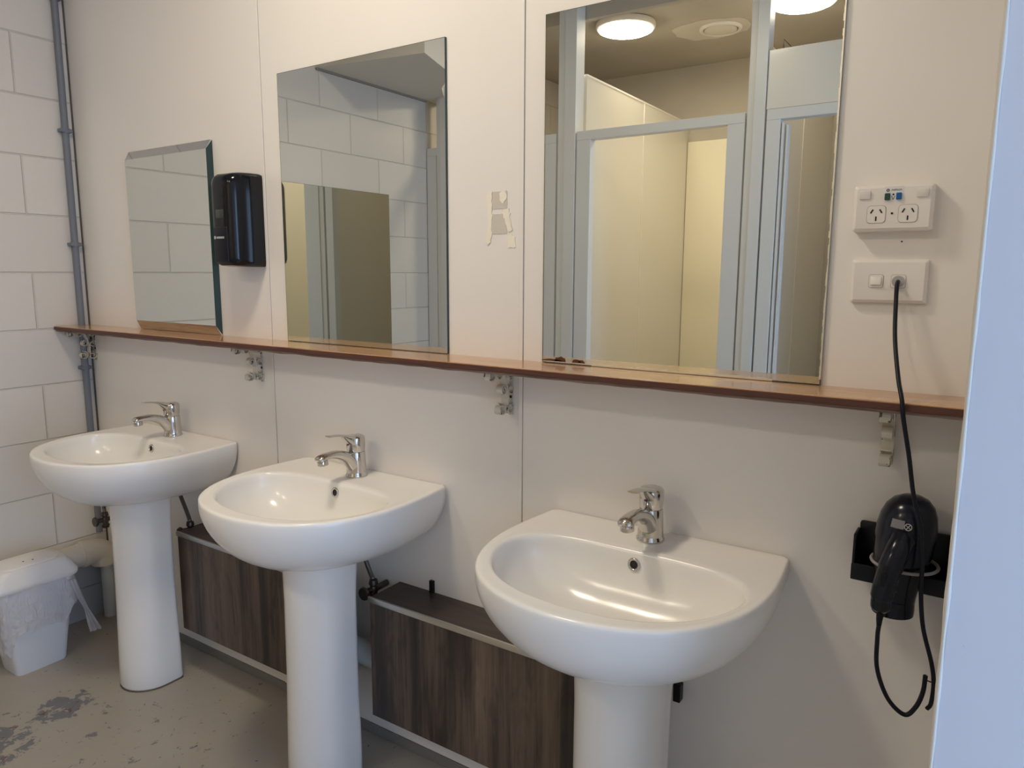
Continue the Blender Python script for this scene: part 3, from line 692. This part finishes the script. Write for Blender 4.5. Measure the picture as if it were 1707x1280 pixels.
# ---------------------------------------------------------------- hair dryer, its holder and cord
t = thing('dryer_holder', 'black wall holder with side trays behind the hair dryer', 'holder', (2.735, 0, Z(-.485)))
bm = bmesh.new(); box(bm, -.073, .073, -.012, -.0006, -.040, .046, bev=.005, seg=2); obj('back_plate', bm, BLACK2, t, True, 40)
for sx in (-1, 1):
    a, b = (-.076, -.034) if sx < 0 else (.034, .0755)
    bm = bmesh.new(); box(bm, a, b, -.055, -.012, -.048, -.040, bev=.003); box(bm, a, b, -.060, -.054, -.048, -.018, bev=.002)
    e = a if sx < 0 else b-.005; box(bm, e, e+.005, -.055, -.012, -.048, .034, bev=.002)
    obj('side_tray', bm, BLACK2, t, True, 40)
bm = bmesh.new(); torus(bm, (.006, -.068, .004), .0500, .0028, 'z', 40, 8); obj('holder_ring', bm, GREYR, t, True)
t = thing('hair_dryer', 'black hair dryer hanging nozzle down in the wall holder', 'hair dryer', (2.744, -.070, Z(-.565)))
# body axis leans a little: nozzle forward-left
def bodyrings():
    prof = [(.0, .0300), (.004, .0308), (.030, .0315), (.055, .0345), (.080, .0405), (.105, .0445), (.130, .0458), (.150, .0452), (.170, .0420), (.185, .0360), (.196, .0265), (.202, .014), (.2035, .002)]
    R_ = []
    for h, r in prof:
        f = h/.2; c = (-.014*(1-f), -.006*(1-f)-.0, h); R_.append(circle(c, r, 36, 'z', r*1.0))
    return R_
bm = bmesh.new(); loft(bm, bodyrings(), False, True); obj('body', bm, NAVY, t, True, 55)
bm = bmesh.new(); lathe(bm, [(.0275, .001), (.0285, -.003), (.0322, -.003), (.0330, .006), (.0322, .024)], (-.014, -.006, 0), 36, cap=False); obj('nozzle', bm, NAVY, t, True, 40)
bm = bmesh.new(); lathe(bm, [(.0270, .012), (.002, .012)], (-.014, -.006, 0), 24); obj('nozzle_grille', bm, BLACKHOLE, t)
bm = bmesh.new(); tube(bm, catmull([(-.004, -.030, .140), (-.009, -.052, .124), (-.016, -.064, .100), (-.022, -.066, .070), (-.026, -.063, .040), (-.026, -.060, .018)], 7), [ (.0200, .0210) ]*4+[(.0185, .0200)]*12+[(.0175, .0185)]*12+[(.016, .016)]*6+[(.0135, .0135), (.011, .011)], 22); hd = obj('handle', bm, NAVY, t, True, 60)
bm = bmesh.new(); tube(bm, [(-.026, -.060, .020), (-.027, -.060, .002), (-.027, -.060, -.010)], [.0065, .005, .0038], 14); obj('strain_relief', bm, CABLE, hd, True)
obj('speed_switch', bx(-.028, -.020, -.090, -.082, .070, .090, bev=.001), BLACK2, hd)
# printed label on the dome
def dome_patch(a0, a1, h0, h1, off=.0006, nx=8, nz=6):
    prof = [(.130, .0458), (.150, .0452), (.170, .0420), (.185, .0360), (.196, .0265)]
    def rad(h):
        for (ha, ra), (hb, rb_) in zip(prof[:-1], prof[1:]):
            if ha <= h <= hb: return lerp(ra, rb_, (h-ha)/(hb-ha))
        return .045
    bm = bmesh.new(); G = []
    for lay in (0, 1):
        G.append([[bm.verts.new(((rad(h)+off*(1+lay))*cos(a)-.014*(1-h/.2), (rad(h)+off*(1+lay))*sin(a)-.006*(1-h/.2), h)) for a in [lerp(a0, a1, i/nx) for i in range(nx+1)]] for h in [lerp(h0, h1, j/nz) for j in range(nz+1)]])
    for j in range(nz):
        for i in range(nx):
            bm.faces.new((G[1][j][i], G[1][j][i+1], G[1][j+1][i+1], G[1][j+1][i]))
    return bm
obj('rating_label', dome_patch(radians(-118), radians(-92), .156, .170), mat('grey_label', (.20, .19, .20), .5), t, True)
ang = radians(-84); bm = bmesh.new()
torus(bm, (0, 0, 0), .0052, .0007, 'y', 24, 6); tube(bm, [(-.004, 0, .003), (.004, 0, -.003)], .0006, 6); tube(bm, [(-.003, 0, -.004), (.003, 0, .004)], .0006, 6)
o = obj('double_insulation_mark', bm, LOGO, t); o.location = (.0435*cos(ang)-.003, .0455*sin(ang)-.001, .161); o.rotation_euler = (radians(-12), 0, radians(6))
# cord: outlet -> over the shelf -> past the dryer -> tied loop -> handle (coordinates relative to the dryer)
def rel(P, o=(2.744, -.070, Z(-.565))): return [(x-o[0], y-o[1], Z(z)-o[2]) for x, y, z in P]
P1 = [(2.691, -.016, -.0135), (2.691, -.026, -.020), (2.692, -.032, -.045), (2.698, -.060, -.105), (2.712, -.105, -.165), (2.722, -.132, -.195), (2.727, -.136, -.225), (2.739, -.132, -.285), (2.749, -.125, -.345), (2.763, -.124, -.40), (2.770, -.124, -.46), (2.772, -.118, -.51), (2.779, -.108, -.57), (2.795, -.10, -.63), (2.801, -.10, -.665), (2.800, -.10, -.70), (2.795, -.10, -.712)]
bm = bmesh.new(); tube(bm, catmull(rel(P1), 8), .0034, 12, 1.0); obj('power_cord', bm, CABLE, t, True)
P2 = [(2.717, -.13, -.573), (2.716, -.125, -.60), (2.719, -.12, -.655), (2.738, -.115, -.705), (2.764, -.11, -.728), (2.779, -.105, -.712), (2.787, -.10, -.685), (2.7885, -.10, -.655)]
bm = bmesh.new(); tube(bm, catmull(rel(P2), 8), .0036, 12, 1.25); obj('power_cord', bm, CABLE, t, True)
bm = bmesh.new(); tube(bm, rel([(2.786, -.10, -.662), (2.803, -.10, -.664)]), .0011, 8); obj('cord_tie', bm, CABLE, t)
# ---------------------------------------------------------------- swing-top bin with a liner
t = thing('waste_bin', 'white swing-top bin with a loose plastic liner by the block wall', 'bin', (.186, -.365, 0))
def binring(sx, sy, z, r=.03): return [(x, y, z) for x, y in rrect(0, 0, sx, sy, r, 5)]
bm = bmesh.new(); loft(bm, [binring(.115, .155, .0, .02), binring(.120, .160, .006, .022), binring(.156, .240, .298, .03), binring(.158, .245, .304, .03)])
obj('bin_body', bm, BINP, t, True, 50)
bm = bmesh.new(); loft(bm, [binring(.164, .262, .298), binring(.170, .268, .304), binring(.170, .268, .316), binring(.160, .256, .326), binring(.147, .240, .346, .035), binring(.138, .215, .362, .035), binring(.128, .205, .3655, .03)])
lid = obj('lid', bm, BINL, t, True, 50)
bm = bmesh.new(); A = [binring(.114, .178, .362, .03), binring(.112, .175, .370, .03), binring(.09, .14, .375, .03)]; loft(bm, A); o = obj('swing_flap', bm, BINL, lid, True, 50)
for dx, dy in ((.028, .012), (.034, .038)): obj('flap_mark', lathe(bmesh.new(), [(.003, .3725), (.003, .3758)], (dx, dy-.03, 0), 10), INK, o)
# liner: wrinkled film folded over the rim, hanging lower at the front
bm = bmesh.new(); rings = []; nb = 140
def perim(sx, sy, r, i):
    a = 2*pi*i/nb; q = 4.5
    return (sx/2*math.copysign(abs(cos(a))**(2/q), cos(a)), sy/2*math.copysign(abs(sin(a))**(2/q), sin(a)))
for k in range(24):
    f = k/23; ring = []
    for i in range(nb):
        a = 2*pi*i/nb
        drop = .150 - .075*sin(a) + .05*noise.noise(Vector((cos(a)*1.6, sin(a)*1.6, 2))) + .022*noise.noise(Vector((a*6, 4, 2)))
        z = .302 - f*drop
        body = lerp(.120, .156, z/.298); bodyy = lerp(.160, .240, z/.298)
        x, y = perim(body, bodyy, .03, i)
        wv = .004 + f*.005*(1+sin(7*a+3*f)) + f*.007*(1+noise.noise(Vector((x*22, y*22, z*14)))) + f*.014*abs(noise.noise(Vector((x*30+z*18, y*30, z*34)))) + .004*abs(noise.noise(Vector((x*60, y*60, z*30))))
        n_ = Vector((x, y)).normalized(); ring.append((x+n_.x*wv*1.0, y+n_.y*wv, z + .006*noise.noise(Vector((a*5, f*3, 0)))))
    rings.append(ring)
loft(bm, rings, False, False); lin = obj('bin_liner', bm, BAG, t, True)
bm = bmesh.new(); rings = []
Q = catmull([(.085, .10, .285), (.093, .118, .215), (.091, .135, .165), (.091, .150, .115), (.092, .162, .075)], 6)
for i, p in enumerate(Q):
    f = i/(len(Q)-1); wd = lerp(.014, .006, min(1, f*2)) if f < .5 else lerp(.006, .020, (f-.5)*2)
    rings.append([(p.x + .004*sin(j*2.1+f*6), p.y + wd*(j/8-.5)*2, p.z+.003*sin(j*1.7)) for j in range(9)])
loft(bm, rings, False, False, close=False); obj('liner_tail', bm, BAG, lin, True)
